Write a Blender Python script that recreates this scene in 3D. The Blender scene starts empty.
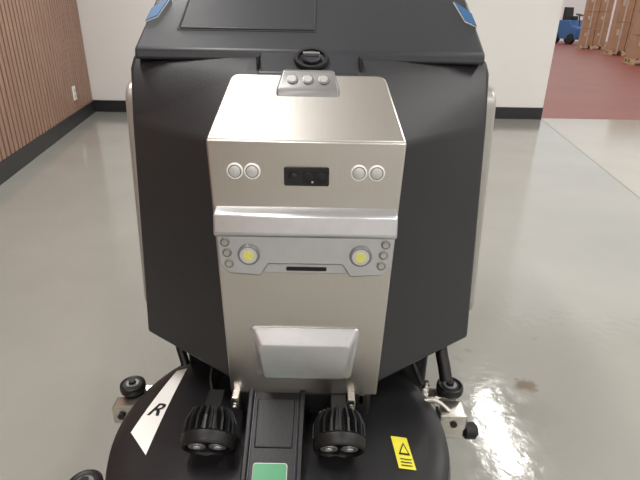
import bpy, bmesh, math, random
from mathutils import Vector, Matrix
random.seed(3)
S=bpy.context.scene
S.view_settings.view_transform='Standard'
S.view_settings.look='None'
S.view_settings.exposure=0.0

# ------------------------------------------------------------ materials
def mat(name,col,rough=.5,metal=0.,bump=0.,bscale=200.,var=0.,vscale=8.,stretch=(1,1,1),emit=None,es=0.,coat=0.,rvar=0.,spec=None,bdist=.002):
    m=bpy.data.materials.new(name); m.use_nodes=True
    nt=m.node_tree; b=nt.nodes['Principled BSDF']
    b.inputs['Base Color'].default_value=(*col,1); b.inputs['Roughness'].default_value=rough
    b.inputs['Metallic'].default_value=metal
    if spec is not None: b.inputs['Specular IOR Level'].default_value=spec
    if coat: b.inputs['Coat Weight'].default_value=coat; b.inputs['Coat Roughness'].default_value=.08
    if emit: b.inputs['Emission Color'].default_value=(*emit,1); b.inputs['Emission Strength'].default_value=es
    tc=nt.nodes.new('ShaderNodeTexCoord'); mp=nt.nodes.new('ShaderNodeMapping')
    mp.inputs['Scale'].default_value=stretch
    nt.links.new(tc.outputs['Object'],mp.inputs['Vector'])
    if var or rvar:
        n=nt.nodes.new('ShaderNodeTexNoise'); n.inputs['Scale'].default_value=vscale; n.inputs['Detail'].default_value=5
        nt.links.new(mp.outputs[0],n.inputs['Vector'])
        if var:
            r=nt.nodes.new('ShaderNodeValToRGB'); r.color_ramp.elements[0].position=.3; r.color_ramp.elements[1].position=.7
            r.color_ramp.elements[0].color=(*[c*(1-var) for c in col],1); r.color_ramp.elements[1].color=(*[min(1,c*(1+var)) for c in col],1)
            nt.links.new(n.outputs['Fac'],r.inputs[0]); nt.links.new(r.outputs[0],b.inputs['Base Color'])
        if rvar:
            mr=nt.nodes.new('ShaderNodeMapRange'); mr.inputs['To Min'].default_value=rough-rvar; mr.inputs['To Max'].default_value=rough+rvar
            mr.inputs['From Min'].default_value=.3; mr.inputs['From Max'].default_value=.7
            nt.links.new(n.outputs['Fac'],mr.inputs['Value']); nt.links.new(mr.outputs[0],b.inputs['Roughness'])
    if bump:
        n2=nt.nodes.new('ShaderNodeTexNoise'); n2.inputs['Scale'].default_value=bscale; n2.inputs['Detail'].default_value=3
        nt.links.new(mp.outputs[0],n2.inputs['Vector'])
        bp=nt.nodes.new('ShaderNodeBump'); bp.inputs['Strength'].default_value=bump; bp.inputs['Distance'].default_value=bdist
        nt.links.new(n2.outputs['Fac'],bp.inputs['Height']); nt.links.new(bp.outputs[0],b.inputs['Normal'])
    return m
M={}
M['black']=mat('black_textured_plastic',(.019,.020,.023),.5,bump=.25,bscale=420,var=.08,vscale=6,spec=.4)
M['lid']=mat('lid_plastic',(.022,.025,.031),.42,bump=.15,bscale=420,spec=.4)
M['dark']=mat('dark_rubber',(.007,.007,.008),.45,bump=.2,bscale=150,spec=.4)
M['gloss']=mat('gloss_black',(.008,.008,.010),.22,bump=.05,bscale=60)
M['steel']=mat('brushed_steel',(.565,.545,.515),.33,1.,bump=.05,bscale=90,var=.022,vscale=45,stretch=(12,12,.2))
M['steelh']=mat('brushed_steel_fold',(.575,.56,.535),.33,1.,bump=.05,bscale=90,var=.022,vscale=45,stretch=(12,.3,.3))
M['silver']=mat('silver_paint',(.55,.565,.59),.30,.8,var=.03,vscale=40,bump=.05,bscale=500)
M['silverd']=mat('silver_paint_side',(.44,.43,.41),.38,.55,var=.05,vscale=5)
M['metal']=mat('zinc_metal',(.55,.53,.49),.32,1.,var=.15,vscale=20,bump=.1,bscale=80)
M['deck']=mat('deck_black',(.012,.012,.014),.33,bump=.12,bscale=200,var=.2,vscale=9,spec=.45)
M['white']=mat('white_plastic',(.82,.82,.80),.4,var=.02,vscale=20)
M['grey']=mat('grey_sensor',(.20,.21,.22),.4,.3,var=.05,vscale=90)
M['sensor']=mat('light_sensor_face',(.55,.56,.57),.35,.2,var=.05,vscale=90)
M['yellowled']=mat('yellow_led',(.62,.62,.16),.35,emit=(.8,.78,.2),es=.03,var=.1,vscale=200)
M['green']=mat('green_label',(.045,.25,.11),.35,var=.04,vscale=30)
M['yellow']=mat('yellow_label',(.72,.66,.05),.4,var=.05,vscale=50)
M['blue']=mat('blue_tag',(.02,.09,.21),.4,var=.05,vscale=30)
M['bluem']=mat('blue_paint',(.03,.12,.32),.4,var=.05,vscale=3)
M['blued']=mat('blue_trim_dark',(.012,.035,.07),.35,var=.05,vscale=3)
M['cord']=mat('groove_dark',(.004,.004,.005),.7,var=.1,vscale=30)
M['wall']=mat('painted_wall',(.80,.79,.775),.7,bump=.1,bscale=120,var=.015,vscale=2)
M['ceil']=mat('ceiling_white',(.8,.79,.77),.8,bump=.1,bscale=60,var=.02,vscale=2)
M['base']=mat('baseboard_black',(.018,.019,.021),.45,var=.1,vscale=10)
M['slat']=mat('wood_slat',(.33,.20,.145),.5,var=.18,vscale=5,stretch=(9,9,.6),bump=.1,bscale=40)
M['slatback']=mat('slat_backing_felt',(.09,.06,.045),.9,var=.1,vscale=40)
M['red']=mat('red_floor_paint',(.26,.055,.035),.42,var=.12,vscale=.8,bump=.05,bscale=30)
M['cream']=mat('cream_floor',(.42,.40,.35),.13,var=.05,vscale=1.2)
M['card']=mat('cardboard',(.38,.22,.13),.8,var=.12,vscale=3,bump=.1,bscale=40)
M['pallet']=mat('pallet_wood',(.50,.36,.20),.8,var=.2,vscale=6)
M['tape']=mat('packing_tape',(.50,.42,.34),.3,var=.1,vscale=6)
M['lamp']=mat('lamp_housing',(.7,.7,.7),.5,var=.02,vscale=6)

def floor_mat():
    m=bpy.data.materials.new('epoxy_floor'); m.use_nodes=True; nt=m.node_tree; b=nt.nodes['Principled BSDF']
    tc=nt.nodes.new('ShaderNodeTexCoord')
    n=nt.nodes.new('ShaderNodeTexNoise'); n.inputs['Scale'].default_value=1.3; n.inputs['Detail'].default_value=8
    nt.links.new(tc.outputs['Object'],n.inputs['Vector'])
    r=nt.nodes.new('ShaderNodeValToRGB'); r.color_ramp.elements[0].position=.3; r.color_ramp.elements[1].position=.72
    r.color_ramp.elements[0].color=(.30,.302,.278,1); r.color_ramp.elements[1].color=(.348,.348,.322,1)
    nt.links.new(n.outputs['Fac'],r.inputs[0])
    prev=r.outputs[0]
    for (sx_,sy_,rad,amt) in ((.755,1.456,.050,.8),(.60,1.66,.028,.4),(.545,1.60,.024,.4),(.90,1.75,.022,.3)):
        vm=nt.nodes.new('ShaderNodeVectorMath'); vm.operation='SUBTRACT'; vm.inputs[1].default_value=(sx_,sy_,0)
        nt.links.new(tc.outputs['Object'],vm.inputs[0])
        n3=nt.nodes.new('ShaderNodeTexNoise'); n3.inputs['Scale'].default_value=30; nt.links.new(tc.outputs['Object'],n3.inputs['Vector'])
        ln=nt.nodes.new('ShaderNodeVectorMath'); ln.operation='LENGTH'; nt.links.new(vm.outputs[0],ln.inputs[0])
        ad=nt.nodes.new('ShaderNodeMath'); ad.operation='MULTIPLY_ADD'; ad.inputs[1].default_value=.06
        nt.links.new(n3.outputs['Fac'],ad.inputs[0]); nt.links.new(ln.outputs['Value'],ad.inputs[2])
        mr=nt.nodes.new('ShaderNodeMapRange'); mr.inputs['From Min'].default_value=rad; mr.inputs['From Max'].default_value=rad+.025
        mr.inputs['To Min'].default_value=amt; mr.inputs['To Max'].default_value=0
        nt.links.new(ad.outputs[0],mr.inputs['Value'])
        mx=nt.nodes.new('ShaderNodeMix'); mx.data_type='RGBA'; mx.inputs['B'].default_value=(.17,.13,.09,1)
        nt.links.new(mr.outputs[0],mx.inputs['Factor']); nt.links.new(prev,mx.inputs['A']); prev=mx.outputs['Result']
    nt.links.new(prev,b.inputs['Base Color'])
    n2=nt.nodes.new('ShaderNodeTexNoise'); n2.inputs['Scale'].default_value=14; n2.inputs['Detail'].default_value=6
    nt.links.new(tc.outputs['Object'],n2.inputs['Vector'])
    m2=nt.nodes.new('ShaderNodeMapRange'); m2.inputs['From Min'].default_value=.3; m2.inputs['From Max'].default_value=.7
    m2.inputs['To Min'].default_value=.05; m2.inputs['To Max'].default_value=.16
    nt.links.new(n2.outputs['Fac'],m2.inputs['Value']); nt.links.new(m2.outputs[0],b.inputs['Roughness'])
    bp=nt.nodes.new('ShaderNodeBump'); bp.inputs['Strength'].default_value=.10; bp.inputs['Distance'].default_value=.009
    n4=nt.nodes.new('ShaderNodeTexNoise'); n4.inputs['Scale'].default_value=24; n4.inputs['Detail'].default_value=5
    nt.links.new(tc.outputs['Object'],n4.inputs['Vector']); nt.links.new(n4.outputs['Fac'],bp.inputs['Height']); nt.links.new(bp.outputs[0],b.inputs['Normal'])
    b.inputs['Specular IOR Level'].default_value=.75
    return m
M['floor']=floor_mat()

# ------------------------------------------------------------ mesh helpers
def add(name,me,m,parent=None,loc=(0,0,0),bevel=0,seg=3,smooth=True):
    o=bpy.data.objects.new(name,me); S.collection.objects.link(o)
    if m is not None: me.materials.append(M[m] if isinstance(m,str) else m)
    o.location=loc
    if parent: o.parent=parent
    if bevel:
        bv=o.modifiers.new('bevel','BEVEL'); bv.width=bevel; bv.segments=seg; bv.limit_method='ANGLE'; bv.angle_limit=math.radians(25); bv.harden_normals=False
    if smooth:
        for p in me.polygons: p.use_smooth=True
        try: me.set_sharp_from_angle(angle=math.radians(35))
        except Exception: pass
    return o
def fin(bm,name):
    bmesh.ops.recalc_face_normals(bm,faces=bm.faces)
    me=bpy.data.meshes.new(name); bm.to_mesh(me); bm.free(); return me
def loft(name,rings,m,parent=None,bevel=0,cap=True,**k):
    bm=bmesh.new(); R=[[bm.verts.new(v) for v in r] for r in rings]; n=len(rings[0])
    for a,b in zip(R[:-1],R[1:]):
        for i in range(n): bm.faces.new((a[i],a[(i+1)%n],b[(i+1)%n],b[i]))
    if cap: bm.faces.new(R[0][::-1]); bm.faces.new(R[-1])
    return add(name,fin(bm,name),m,parent,bevel=bevel,**k)
def rpoly(pts,r,n=5):
    out=[]; N=len(pts)
    for i in range(N):
        p=Vector(pts[i]); a=Vector(pts[i-1]); b=Vector(pts[(i+1)%N])
        rr=r[i] if isinstance(r,(list,tuple)) else r
        if rr<=0: out.append(tuple(p)); continue
        da=(a-p).normalized(); db=(b-p).normalized()
        ang=da.angle(db); t=min(rr/math.tan(ang/2),.49*(a-p).length,.49*(b-p).length)
        p0=p+da*t; p1=p+db*t
        for j in range(n+1):
            s=j/n; q=(1-s)**2*p0+2*s*(1-s)*p+s*s*p1; out.append(tuple(q))
    return out
def pxz(name,pts,y0,y1,m,parent=None,bevel=0,**k):
    return loft(name,[[(x,y0,z) for x,z in pts],[(x,y1,z) for x,z in pts]],m,parent,bevel,**k)
def pyz(name,pts,x0,x1,m,parent=None,bevel=0,**k):
    return loft(name,[[(x0,y,z) for y,z in pts],[(x1,y,z) for y,z in pts]],m,parent,bevel,**k)
def box(name,a,b,m,parent=None,bevel=0,**k):
    return pxz(name,[(a[0],a[2]),(b[0],a[2]),(b[0],b[2]),(a[0],b[2])],a[1],b[1],m,parent,bevel,**k)
def frame(d):
    d=Vector(d).normalized(); up=Vector((0,0,1)) if abs(d.z)<.95 else Vector((0,1,0))
    u=d.cross(up).normalized(); v=u.cross(d).normalized(); return d,u,v
def lathe(name,prof,c,d,m,parent=None,n=40,bevel=0,**k):
    d,u,v=frame(d); c=Vector(c)
    rings=[[tuple(c+d*h+u*(r*math.cos(2*math.pi*i/n))+v*(r*math.sin(2*math.pi*i/n))) for i in range(n)] for r,h in prof]
    return loft(name,rings,m,parent,bevel,**k)
def tube(name,pts,r,m,parent=None):
    cu=bpy.data.curves.new(name,'CURVE'); cu.dimensions='3D'; cu.bevel_depth=r; cu.bevel_resolution=4
    sp=cu.splines.new('BEZIER'); sp.bezier_points.add(len(pts)-1)
    for b,p in zip(sp.bezier_points,pts): b.co=p; b.handle_left_type=b.handle_right_type='AUTO'
    cu.use_fill_caps=True
    o=bpy.data.objects.new(name,cu); S.collection.objects.link(o); cu.materials.append(M[m]); o.parent=parent; return o
def join_boxes(name,bl,m,parent=None,bevel=0,xf=None):
    bm=bmesh.new()
    for a,b in bl:
        vs=[bm.verts.new((x,y,z)) for x in (a[0],b[0]) for y in (a[1],b[1]) for z in (a[2],b[2])]
        for f in ((0,1,3,2),(4,6,7,5),(0,4,5,1),(2,3,7,6),(0,2,6,4),(1,5,7,3)): bm.faces.new([vs[i] for i in f])
    if xf is not None: bmesh.ops.transform(bm,matrix=xf,verts=bm.verts)
    return add(name,fin(bm,name),m,parent,bevel=bevel,smooth=False)
def empty(name,loc=(0,0,0)):
    e=bpy.data.objects.new(name,None); S.collection.objects.link(e); e.location=loc; return e

# ------------------------------------------------------------ room
CH=3.4; BY=7.02
box('floor',(-5,-4.2,-.05),(9,BY+.06,0),'floor',smooth=False)
box('floor_hall',(3.02,BY+.06,-.05),(34,44,0),'red',smooth=False)
bm=bmesh.new(); bm.faces.new([bm.verts.new(v) for v in [(3.04,BY+.06,.002),(2.3,2.9,.002),(9,2.9,.002),(9,BY+.06,.002)]])
add('floor_coating',fin(bm,'floor_coating'),'cream')
wx=lambda y:-2.49-(y-3.73)*.1976
box('wall_back',(-3.5,BY,0),(3.02,BY+.16,CH),'wall',smooth=False)
box('baseboard_back',(-3.15,BY-.015,0),(3.02,BY-.0005,.155),'base',bevel=.003)
box('wall_front',(-3,-4.2,0),(9,-4.05,CH),'wall',smooth=False)
box('wall_right',(9,-4.2,0),(9.15,BY,CH),'wall',smooth=False)
box('wall_hall',(3.0,43.5,0),(34,43.7,6),'wall',smooth=False)
box('ceiling',(-5,-4.2,CH),(9.15,BY+.16,CH+.1),'ceil',smooth=False)
ang=math.atan(.1976)
XF=Matrix.Translation((wx(BY),BY,0))@Matrix.Rotation(ang,4,'Z')
L=11.4
WL=join_boxes('wall_left',[((-.14,-L,0),(-.035,.1,CH))],'slatback',xf=XF)
sl=[]; y=-.03
while y>-L:
    sl.append(((-.035,y-.062,.15),(0,y,CH-.01))); y-=.092
join_boxes('wood_slats',sl,'slat',WL,xf=XF)
join_boxes('baseboard_left',[((-.034,-L,0),(.014,-.001,.15))],'base',xf=XF)
out=empty('power_outlet')
join_boxes('plate',[((.001,-.95,.28),(.012,-.83,.44))],'white',out,xf=XF,bevel=.003)
join_boxes('socket',[((.0121,-.92,.305),(.018,-.86,.345)),((.0121,-.92,.37),(.018,-.86,.41))],'sensor',out,xf=XF,bevel=.002)

def lamp(x,y,e,z=CH,sx=.20,sy=1.3):
    L0=empty('ceiling_light',(x,y,z))
    join_boxes('housing',[((-sx/2-.03,-sy/2-.03,-.06),(sx/2+.03,sy/2+.03,-.001))],'lamp',L0,bevel=.006)
    ld=bpy.data.lights.new('tube','AREA'); ld.shape='RECTANGLE'; ld.size=sx; ld.size_y=sy; ld.energy=e; ld.color=(1,.972,.935)
    lo=bpy.data.objects.new('tube',ld); S.collection.objects.link(lo); lo.parent=L0; lo.location=(0,0,-.065)
for x,y,e in [(2.18,4.6,34),(-1.4,4.6,64),(2.25,1.0,64),(-.9,1.0,64),(2.25,-2.4,66),(-.7,-2.4,66),(6,1,66),(6,4.6,66),(6,-2.4,66)]:
    lamp(x,y,e)
w=bpy.data.worlds.new('world'); S.world=w; w.use_nodes=True
w.node_tree.nodes['Background'].inputs[0].default_value=(1,.98,.96,1); w.node_tree.nodes['Background'].inputs[1].default_value=1.0

# ------------------------------------------------------------ hall objects
def pallet(x,y,rot,w,d,h,rows):
    P=empty('boxed_goods_pallet',(x,y,0)); P.rotation_euler=(0,0,rot)
    b=[]
    for i in range(6): b.append(((-w/2+i*w/5.2,-d/2,.15),(-w/2+i*w/5.2+w*.13,d/2,.19)))
    for i in range(3):
        xx=-w/2+i*(w-.14)/2; b.append(((xx,-d/2,.0),(xx+.14,d/2,.035)))
        for j in range(3): yy=-d/2+j*(d-.14)/2; b.append(((xx,yy,.035),(xx+.14,yy+.14,.15)))
    join_boxes('pallet_base',b,'pallet',P)
    hh=(h-.19)/rows; cs=[];tp=[]
    for r in range(rows):
        for i in range(2):
            for j in range(2):
                x0=-w/2+i*w/2+.006; y0=-d/2+j*d/2+.006; z0=.19+r*hh
                cs.append(((x0,y0,z0),(x0+w/2-.02,y0+d/2-.02,z0+hh-.012)))
        for i in range(2):
            x0=-w/2+i*w/2+w/4
            tp.append(((x0-.03,-d/2,.19+r*hh+.01),(x0+.03,-d/2+.005,.19+r*hh+hh-.02)))
            tp.append(((x0-.17,-d/2,.19+r*hh+hh*.55),(x0-.06,-d/2+.005,.19+r*hh+hh*.75)))
    join_boxes('cartons',cs,'card',P,bevel=.008); join_boxes('tape',tp,'tape',P)
pallet(14.9,30.0,-.35,1.25,1.2,2.7,3)
pallet(13.35,24.0,-.35,1.15,1.2,2.5,2)
pallet(11.05,18.2,-.35,1.15,1.2,2.4,3)
pallet(16.9,30.6,-.35,1.25,1.2,2.7,3)
R=empty('ride_on_sweeper',(16.85,37,0)); R.rotation_euler=(0,0,.25)
pyz('body',rpoly([(-1.2,.3),(-1.25,1.0),(-.6,1.15),(-.3,1.5),(1.0,1.5),(1.2,.35)],.1),-.55,.55,'bluem',R,bevel=.04)
pyz('seat',rpoly([(-.1,1.5),(-.05,1.75),(.45,1.75),(.55,2.3),(.75,2.3),(.75,1.5)],.05),-.3,.3,'dark',R,bevel=.03)
for i,(a,b) in enumerate([(-.5,-.7),(.5,-.7),(-.5,.8),(.5,.8)]): lathe('wheel_%d'%(i+1),[(.3,-.12),(.34,-.08),(.34,.08),(.3,.12)],(a,b,.34),(1,0,0),'dark',R)
tube('steering_column',[(0,-.7,1.1),(0,-.5,1.8)],.04,'dark',R)
lathe('steering_wheel',[(.25,0),(.25,.04)],(0,-.5,1.8),(0,-.3,1),'dark',R)

# ------------------------------------------------------------ scrubber
X0=-.028
G=empty('floor_scrubber_robot',(X0,0,0))
def ring6(z,f,yf,s,ys,yb): return [(-f,yf,z),(f,yf,z),(s,ys,z),(s,yb,z),(-s,yb,z),(-s,ys,z)]
loft('tank_body',[ring6(.43,.16,.925,.427,1.12,1.85),ring6(.99,.178,.925,.394,1.12,1.85),ring6(1.10,.125,1.05,.386,1.125,1.85),ring6(1.128,.12,1.10,.380,1.14,1.85)],'black',G,bevel=.010)
pyz('tank_lid',[(1.105,1.12),(1.11,1.142),(1.3,1.243),(1.5,1.33),(1.85,1.31),(1.85,1.12)],-.366,.366,'lid',G,bevel=.006)
pyz('lid_tongue',[(1.045,1.085),(1.05,1.103),(1.125,1.146),(1.16,1.12)],-.103,.103,'lid',G,bevel=.004)
for s,nm in ((-1,'left'),(1,'right')):
    box('tongue_seam_'+nm,(s*.1045-.0015,1.06,1.09),(s*.1045+.0015,1.12,1.132),'cord',G)
def lidpt(x,y,h=0):
    z=1.142+(y-1.11)*(.101/.19) if y<1.3 else 1.243+(y-1.3)*.435
    return (x,y-.47*h,z+.883*h)
loft('hatch_plate',[[lidpt(x,y,h) for x,y in [(-.285,1.18),(.008,1.18),(.008,1.30),(-.285,1.30)]] for h in (-.004,.003)],'lid',G,bevel=.0025)
for nme,q in (('groove_1',[(-.290,1.174),(.012,1.174),(.012,1.177),(-.290,1.177)]),('groove_2',[(.009,1.174),(.0125,1.174),(.0125,1.3),(.009,1.3)]),('groove_3',[(-.290,1.174),(-.2865,1.174),(-.2865,1.3),(-.290,1.3)])):
    loft(nme,[[lidpt(x,y,h) for x,y in q] for h in (-.002,.0008)],'cord',G)
for s,nm in ((-1,'left'),(1,'right')):
    q=[(s*.330,1.30),(s*.364,1.25),(s*.366,1.20),(s*.343,1.22)]
    loft('tag_border_'+nm,[[lidpt(x,y,h) for x,y in q] for h in (-.001,.003)],'sensor',G,bevel=.001)
    cx=sum(a for a,b in q)/4; cy=sum(b for a,b in q)/4
    q2=[(cx+(a-cx)*.94,cy+(b-cy)*.97) for a,b in q]
    loft('tag_'+nm,[[lidpt(x,y,h) for x,y in q2] for h in (.002,.005)],'blue',G,bevel=.001)
cc=Vector((.004,1.085,1.124)); nn=Vector((0,-.50,.866))
lathe('cap_ring',[(.034,-.004),(.036,.004),(.034,.009),(.028,.009),(.027,.003),(.02,.002)],cc,nn,'dark',G,n=48)
lathe('cap_knob',[(.019,.0),(.019,.010),(.016,.013)],cc,nn,'lid',G,n=40)
loft('cap_grip',[[tuple(cc+nn*h+Vector((a,0,0))+Vector((0,.866,.5))*b) for a,b in [(-.017,-.003),(.017,-.003),(.017,.003),(-.017,.003)]] for h in (.008,.02)],'grey',G,bevel=.002)

def prow(y,z,h,yb,o=0): return [(-h+o,y,z),(h+o,y,z),(h+o,yb,z),(-h+o,yb,z)]
loft('steel_panel',[prow(.9,.422,.1655,.96,-.003),prow(.9,1.0,.1825,.96)],'steel',G,bevel=.004)
def capplate(off):
    pts=[(-.1825,0),(.1825,0),(.149,.158),(-.149,.158)]
    pts=rpoly(pts,[0,0,.022,.022])
    d=Vector((0,.12,.105)).normalized(); n=Vector((0,-.105,.12)).normalized()
    return [tuple(Vector((x,.9,1.0))+d*t-n*off) for x,t in pts]
loft('steel_top_fold',[capplate(0),capplate(.05)],'steelh',G,bevel=.004)
loft('sensor_bracket',[[(-.062,.975,1.062),(.062,.975,1.062),(.060,1.04,1.062),(-.060,1.04,1.062)],
     [(-.060,.981,1.080),(.060,.981,1.080),(.058,1.04,1.080),(-.058,1.04,1.080)],
     [(-.050,1.012,1.112),(.050,1.012,1.112),(.048,1.04,1.110),(-.048,1.04,1.110)]],mat('bracket_grey',(.22,.22,.22),.4,.5,var=.05,vscale=20),G,bevel=.005)
for i,x in enumerate((-.030,0,.030)):
    d=Vector((0,-.72,.69))
    lathe('bracket_sensor_%d'%(i+1),[(.0105,-.004),(.0105,.0015),(.0085,.002)],(x,.996,1.0965),d,'grey',G,n=28)
    lathe('bracket_lens_%d'%(i+1),[(.0075,0),(.0075,.003)],(x,.996,1.0965),d,'silverd',G,n=24)
for i,x in enumerate((-.132,-.100,.098,.131)):
    lathe('button_ring_%d'%(i+1),[(.0155,.003),(.0155,-.002),(.014,-.004),(.0125,-.004),(.012,-.0015)],(x,.9,.942),(0,1,0),'white',G,n=36)
    lathe('button_groove_%d'%(i+1),[(.0122,0),(.0122,-.0025)],(x,.9,.942),(0,1,0),'grey',G,n=32)
    lathe('button_face_%d'%(i+1),[(.0105,0),(.0105,-.0035),(.009,-.0045)],(x,.9,.942),(0,1,0),'sensor',G,n=32)
pxz('camera_bezel',rpoly([(-.041,.916),(.043,.916),(.043,.952),(-.041,.952)],.004),.896,.905,'gloss',G,bevel=.001)
pxz('camera_glass',rpoly([(-.005,.921),(.040,.921),(.040,.947),(-.005,.947)],.003),.8945,.897,'cord',G,bevel=.0005)
for i,x in enumerate((-.024,.004,.028)): lathe('camera_lens_%d'%(i+1),[(.0085,0),(.0085,-.002),(.006,-.003)],(x,.8945,.934),(0,1,0),'cord' if i!=0 else 'gloss',G,n=28)
lathe('camera_dot',[(.002,0),(.002,-.001)],(.012,.8935,.925),(0,1,0),'metal',G,n=16)

# silver sensor housing
pb=[(.903,.873),(.892,.872),(.875,.864),(.867,.828),(.872,.820),(.903,.820)]
loft('housing_band',[[(x,y,z) for y,z in pb] for x in (-.174,.174)],'silver',G,bevel=.004)
low=rpoly([(-.171,.824),(-.167,.762),(-.150,.741),(-.088,.737),(-.072,.763),(.072,.763),(.088,.737),(.150,.741),(.167,.762),(.171,.824)],[0,.01,.012,.004,.004,.004,.004,.012,.01,0])
pxz('housing_lower',low,.873,.903,'silver',G,bevel=.004)
pxz('housing_recess',[(-.078,.770),(.078,.770),(.084,.738),(-.084,.738)],.885,.902,'silver',G,bevel=.002)
pxz('recess_slot',rpoly([(-.038,.7445),(.042,.7445),(.042,.7525),(-.038,.7525)],.003),.8835,.890,'cord',G)
for s,nm in ((-1,'left'),(1,'right')):
    c=(s*.108-.001,.873,.784)
    lathe('lamp_ring_'+nm,[(.0215,.002),(.0215,-.003),(.019,-.006),(.016,-.006),(.0145,-.002)],c,(0,1,0),'grey',G,n=40)
    lathe('lamp_glass_'+nm,[(.0165,0),(.0165,-.0065)],c,(0,1,0),'sensor',G,n=36)
    lathe('lamp_led_'+nm,[(.0105,0),(.0105,-.0078)],c,(0,1,0),'yellowled',G,n=8)
    for j,(x,z) in enumerate(((.154,.809),(.151,.787),(.148,.764))):
        lathe('sonar_rim_%s_%d'%(nm,j+1),[(.0092,.002),(.0092,-.0015),(.007,-.003)],(s*x,.873,z),(0,1,0),'grey',G,n=24)
        lathe('sonar_eye_%s_%d'%(nm,j+1),[(.0055,0),(.0055,-.0038)],(s*x,.873,z),(0,1,0),'metal',G,n=20)

fl=rpoly([(-.105,.470),(.101,.470),(.117,.602),(-.120,.602)],.012)
f1=rpoly([(-.099,.476),(.095,.476),(.111,.596),(-.114,.596)],.010)
f2=rpoly([(-.088,.484),(.084,.484),(.096,.570),(-.099,.570)],.010)
loft('grip_block',[[(x,.902,z) for x,z in fl],[(x,.896,z) for x,z in fl],[(x,.893,z) for x,z in f1],[(x,.876,z) for x,z in f2]],'silver',G,bevel=.002)

for s,nm in ((-1,'left'),(1,'right')):
    pts=rpoly([(1.24,.42),(1.22,1.06),(1.85,1.10),(1.85,.40)],[.06,.05,.05,.05],8)
    def sx(z): return .442+(1.06-z)*.053
    loft('side_cover_'+nm,[[(s*(sx(z)-.05),y,z) for y,z in pts],[(s*sx(z),y,z) for y,z in pts]],'silverd',G,bevel=.010)
    sl_=rpoly([(1.214,.58),(1.214,.86),(1.25,.86),(1.25,.58)],.006)
    loft('side_slot_'+nm,[[(s*(sx(z)-.034),y,z) for y,z in sl_],[(s*(sx(z)-.026),y,z) for y,z in sl_]],'lid',G,bevel=.002)

box('chassis',(-.34,1.15,.10),(.34,1.85,.44),'dark',G,bevel=.02)
for s,nm in ((-1,'left'),(1,'right')):
    lathe('wheel_'+nm,[(.11,-.035),(.14,-.03),(.15,-.015),(.15,.015),(.14,.03),(.11,.035)],(s*.385,1.6,.15),(1,0,0),'dark',G,n=48)
    lathe('wheel_hub_'+nm,[(.07,-.02),(.07,.04),(.05,.045)],(s*.385,1.6,.15),(s,0,0),'metal',G,n=32)
lathe('front_caster',[(.05,-.02),(.07,-.015),(.07,.015),(.05,.02)],(0,1.25,.07),(1,0,0),'dark',G,n=32)

# brush deck
DX=-.084-X0; DY=.92
prof=[(.06,.345),(.16,.338),(.27,.326),(.34,.314),(.375,.304),(.394,.29),(.400,.27),(.400,.12),(.393,.02)]
def dz(x,y):
    r=math.hypot(x-DX,y-DY)
    for (r0,z0),(r1,z1) in zip(prof[:-1],prof[1:]):
        if r<=r1: return z0+(z1-z0)*max(0,(r-r0))/(r1-r0)
    return prof[-3][1]
lathe('brush_deck',[(r,z) for r,z in prof],(DX,DY,0),(0,0,1),'deck',G,n=96)
lathe('deck_skirt',[(.404,.0),(.404,.075),(.397,.08)],(DX,DY,0),(0,0,1),'grey',G,n=96)
def decal(name,q,m,h=.0015,n=14):
    bm=bmesh.new(); g=[]
    for i in range(n+1):
        r=[]
        for j in range(n+1):
            a,b=i/n,j/n
            x=(1-a)*(1-b)*q[0][0]+a*(1-b)*q[1][0]+a*b*q[2][0]+(1-a)*b*q[3][0]
            y=(1-a)*(1-b)*q[0][1]+a*(1-b)*q[1][1]+a*b*q[2][1]+(1-a)*b*q[3][1]
            r.append(bm.verts.new((x,y,dz(x,y)+h)))
        g.append(r)
    for i in range(n):
        for j in range(n): bm.faces.new((g[i][j],g[i+1][j],g[i+1][j+1],g[i][j+1]))
    return add(name,fin(bm,name),m,G)
q=[(-.388,1.115),(-.434,.885),(-.374,.812),(-.360,1.118)]
decal('deck_stripe',[(x-X0,y) for x,y in q],'white')
decal('warning_label',[(x-X0,y) for x,y in [(.170,.872),(.207,.872),(.216,.787),(.178,.787)]],'yellow')
def text_on_deck(name,t,cx,cy,size,rot,m,h=.003,shear=0):
    cu=bpy.data.curves.new(name,'FONT'); cu.body=t; cu.size=size; cu.align_x='CENTER'; cu.align_y='CENTER'; cu.shear=shear; cu.offset=size*.015
    o=bpy.data.objects.new('tmp',cu); S.collection.objects.link(o); bpy.context.view_layer.update()
    me=bpy.data.meshes.new_from_object(o.evaluated_get(bpy.context.evaluated_depsgraph_get())); bpy.data.objects.remove(o)
    c,s_=math.cos(rot),math.sin(rot)
    for v in me.vertices:
        x=cx+v.co.x*c-v.co.y*s_; y=cy+v.co.x*s_+v.co.y*c; v.co=(x,y,dz(x,y)+h)
    me.materials.clear(); return add(name,me,m,G,smooth=False)
text_on_deck('deck_letter','R',-.394-X0,.95,.058,math.radians(-14),'cord',shear=.25)
bm=bmesh.new()
tri=[(.182,.822),(.208,.822),(.196,.856)]
bm.faces.new([bm.verts.new((x-X0,y,dz(x-X0,y)+.003)) for x,y in tri]); add('warning_triangle',fin(bm,'t'),'cord',G)
bm=bmesh.new()
tri=[(.1865,.826),(.2035,.826),(.1955,.848)]
bm.faces.new([bm.verts.new((x-X0,y,dz(x-X0,y)+.004)) for x,y in tri]); add('warning_triangle_inner',fin(bm,'t'),'yellow',G)
for i in range(3): decal('label_line_%d'%(i+1),[(x-X0,y) for x,y in [(.184,.812-i*.008),(.209,.812-i*.008),(.209,.8095-i*.008),(.184,.8095-i*.008)]],'cord',h=.003,n=2)

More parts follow.
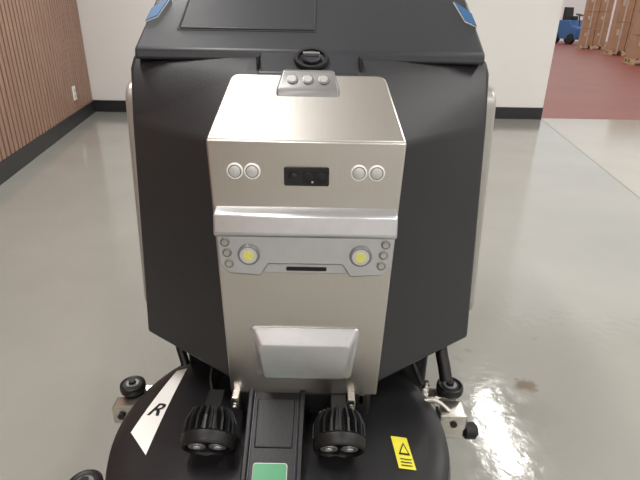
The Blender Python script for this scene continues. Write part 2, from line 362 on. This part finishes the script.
CX=-.091-X0
def slope(y): return .425-.425*(.9-y)
def spt(x,y,h=0): return (x,y-.39*h,slope(y)+.92*h)
loft('front_column',[[spt(CX+a,y,h) for a,y in [(-.060,.66),(.060,.66),(.064,.93),(-.064,.93)]] for h in (-.07,0)],'dark',G,bevel=.008)
for s,nm in ((-1,'left'),(1,'right')):
    loft('column_rail_'+nm,[[spt(CX+s*a,y,h) for a,y in [(.060,.67),(.050,.67),(.052,.92),(.064,.92)]] for h in (-.01,.008)],'dark',G,bevel=.003)
    loft('column_trim_'+nm,[[spt(CX+s*a,y,h) for a,y in [(.0475,.67),(.0462,.67),(.0482,.92),(.0495,.92)]] for h in (-.01,.003)],'blued',G)
loft('column_window',[[spt(CX+a,y,h) for a,y in [(-.040,.785),(.040,.785),(.042,.885),(-.042,.885)]] for h in (-.004,.003)],'dark',G,bevel=.003)
loft('green_label',[[spt(CX-.003+a,y,h) for a,y in rpoly([(-.034,.690),(.034,.690),(.034,.755),(-.034,.755)],.006)] for h in (-.004,.004)],'green',G,bevel=.001)
loft('green_label_border',[[spt(CX-.003+a,y,h) for a,y in rpoly([(-.0355,.688),(.0355,.688),(.0355,.757),(-.0355,.757)],.007)] for h in (-.004,.002)],'sensor',G,bevel=.001)

def worklight(nm,cx):
    c=Vector((cx,.788,.380)); d=Vector((0,-.88,-.47)); d,u,v=frame(d)
    lathe('light_bezel_'+nm,[(.050,-.02),(.056,-.014),(.056,.004),(.052,.010),(.047,.010),(.046,.003)],c,d,'dark',G,n=40)
    lathe('light_glass_'+nm,[(.047,0),(.047,.004)],c,d,'gloss',G,n=36)
    for i,a in enumerate((-.022,.022)):
        p=c+u*a
        lathe('light_reflector_%s_%d'%(nm,i+1),[(.019,.003),(.018,.006),(.012,.0065),(.010,.0045)],p,d,'grey',G,n=24)
        lathe('light_chip_%s_%d'%(nm,i+1),[(.008,.004),(.007,.0075)],p,d,'sensor',G,n=16)
    lathe('light_core_'+nm,[(.030,-.070),(.036,-.05),(.044,-.018)],c,d,'dark',G,n=32)
    bm=bmesh.new()
    for i in range(20):
        a=2*math.pi*i/20; e=u*math.cos(a)+v*math.sin(a); t=(-u*math.sin(a)+v*math.cos(a))*.0022
        prof_=[(.03,-.016),(.057,-.016),(.056,-.045),(.044,-.070),(.02,-.070)]
        A=[bm.verts.new(c+e*r+d*h+t) for r,h in prof_]; B=[bm.verts.new(c+e*r+d*h-t) for r,h in prof_]
        bm.faces.new(A); bm.faces.new(B[::-1])
        for k in range(5): bm.faces.new((A[k],B[k],B[(k+1)%5],A[(k+1)%5]))
    add('light_fins_'+nm,fin(bm,'fins'),'dark',G,smooth=False)
    box('light_bracket_'+nm,(cx-.018,.83,.415),(cx+.018,.91,.423),'dark',G,bevel=.002)
worklight('left',-.229-X0); worklight('right',.048-X0)
box('underpanel_mount',(-.15,.90,.36),(.15,1.16,.43),'dark',G,bevel=.01)
for s,x in ((0,-.183-X0),(1,.076-X0)):
    box('clip_%d'%(s+1),(x-.009,.874,.397),(x+.009,.885,.425),'metal',G,bevel=.002)
    lathe('clip_bolt_%d'%(s+1),[(.006,0),(.006,-.008),(.004,-.010)],(x,.874,.410),(0,1,0),'metal',G,n=6)
    box('clip_stay_%d'%(s+1),(x-.008,.874,.415),(x+.008,.93,.43),'metal',G,bevel=.002)
box('clip_3',(.100-X0-.006,.90,.395),(.100-X0+.006,.912,.43),'metal',G,bevel=.002)

def bwheel(nm,x,y,z,r=.034):
    lathe('bumper_wheel_'+nm,[(r*.75,-.014),(r*.97,-.010),(r,-.005),(r,.005),(r*.97,.010),(r*.85,.013),(r*.72,.010),(r*.6,.010)],(x,y,z),(0,0,1),'dark',G,n=36)
    lathe('bumper_washer_'+nm,[(r*.5,.0),(r*.5,.012)],(x,y,z),(0,0,1),'grey',G,n=24)
    lathe('bumper_bolt_'+nm,[(r*.3,.012),(r*.3,.020)],(x,y,z),(0,0,1),'dark',G,n=6)
xl=-.510-X0; xr=.364-X0
bwheel('left',xl,1.10,.266,.034)
bwheel('right',xr,1.10,.280,.036)
bwheel('low_left',-.545-X0,.845,.183,.041)
box('roller_arm_low_left',(-.535-X0,.83,.150),(-.44-X0,.86,.168),'metal',G,bevel=.003)
pxz('side_plate_left',rpoly([(xl-.040,.188),(xl+.06,.198),(xl+.065,.256),(xl-.040,.244)],.008),1.04,1.08,'metal',G,bevel=.004)
box('arm_left',(xl-.02,1.08,.226),(xl+.16,1.13,.249),'metal',G,bevel=.004)
pxz('side_plate_right',rpoly([(xr-.035,.185),(xr+.03,.185),(xr+.030,.262),(xr-.045,.264)],.008),1.01,1.07,'metal',G,bevel=.004)
box('arm_right',(xr-.14,1.08,.238),(xr+.02,1.12,.262),'metal',G,bevel=.004)
lathe('plate_bolt_left',[(.010,0),(.010,-.008)],(xl-.015,1.04,.218),(0,1,0),'dark',G,n=6)
lathe('plate_hole_right',[(.009,0),(.009,-.004)],(xr-.005,1.01,.235),(0,1,0),'dark',G,n=20)
lathe('side_roller_right',[(.014,-.02),(.022,-.012),(.022,.012),(.014,.02)],(xr+.043,1.02,.205),(1,0,0),'dark',G,n=28)
for i,(x,y,z) in enumerate([(xr-.105,1.10,.262),(xr-.07,1.085,.262),(xr-.085,1.05,.262),(xr-.045,1.055,.262),(xr-.06,1.12,.262)]):
    lathe('arm_nut_%d'%(i+1),[(.010,0),(.010,.010),(.006,.010),(.006,.022)],(x,y,z),(0,0,1),'metal' if i%2==0 else 'white',G,n=6)
tube('spring_link_right',[(xr-.10,1.02,.30),(xr-.05,1.04,.285),(xr,1.02,.25)],.006,'metal',G)
tube('drain_hose_right',[(.27,1.22,.46),(.350,1.17,.42),(.368,1.12,.36),(.375,1.085,.315)],.017,'dark',G)
tube('cable_right',[(.20,1.20,.44),(.28,1.12,.36),(.31,1.09,.30)],.006,'dark',G)
tube('hose_left',[(-.30,1.20,.46),(-.35,1.15,.41),(-.33,1.10,.34)],.012,'dark',G)
tube('cable_left',[(-.20,1.10,.44),(-.24,1.02,.38),(-.22,.96,.33)],.005,'dark',G)

# ------------------------------------------------------------ camera
cam=bpy.data.cameras.new('camera'); co=bpy.data.objects.new('camera',cam); S.collection.objects.link(co)
cam.sensor_width=36; cam.lens=28.125; cam.clip_start=.02; cam.clip_end=200
p=math.radians(23.7)
base=Matrix.Rotation(math.radians(90)-p,4,'X')@Matrix.Rotation(math.radians(1.0),4,'Z')
co.matrix_world=Matrix.Translation((0,0,1.2))@base
S.camera=co
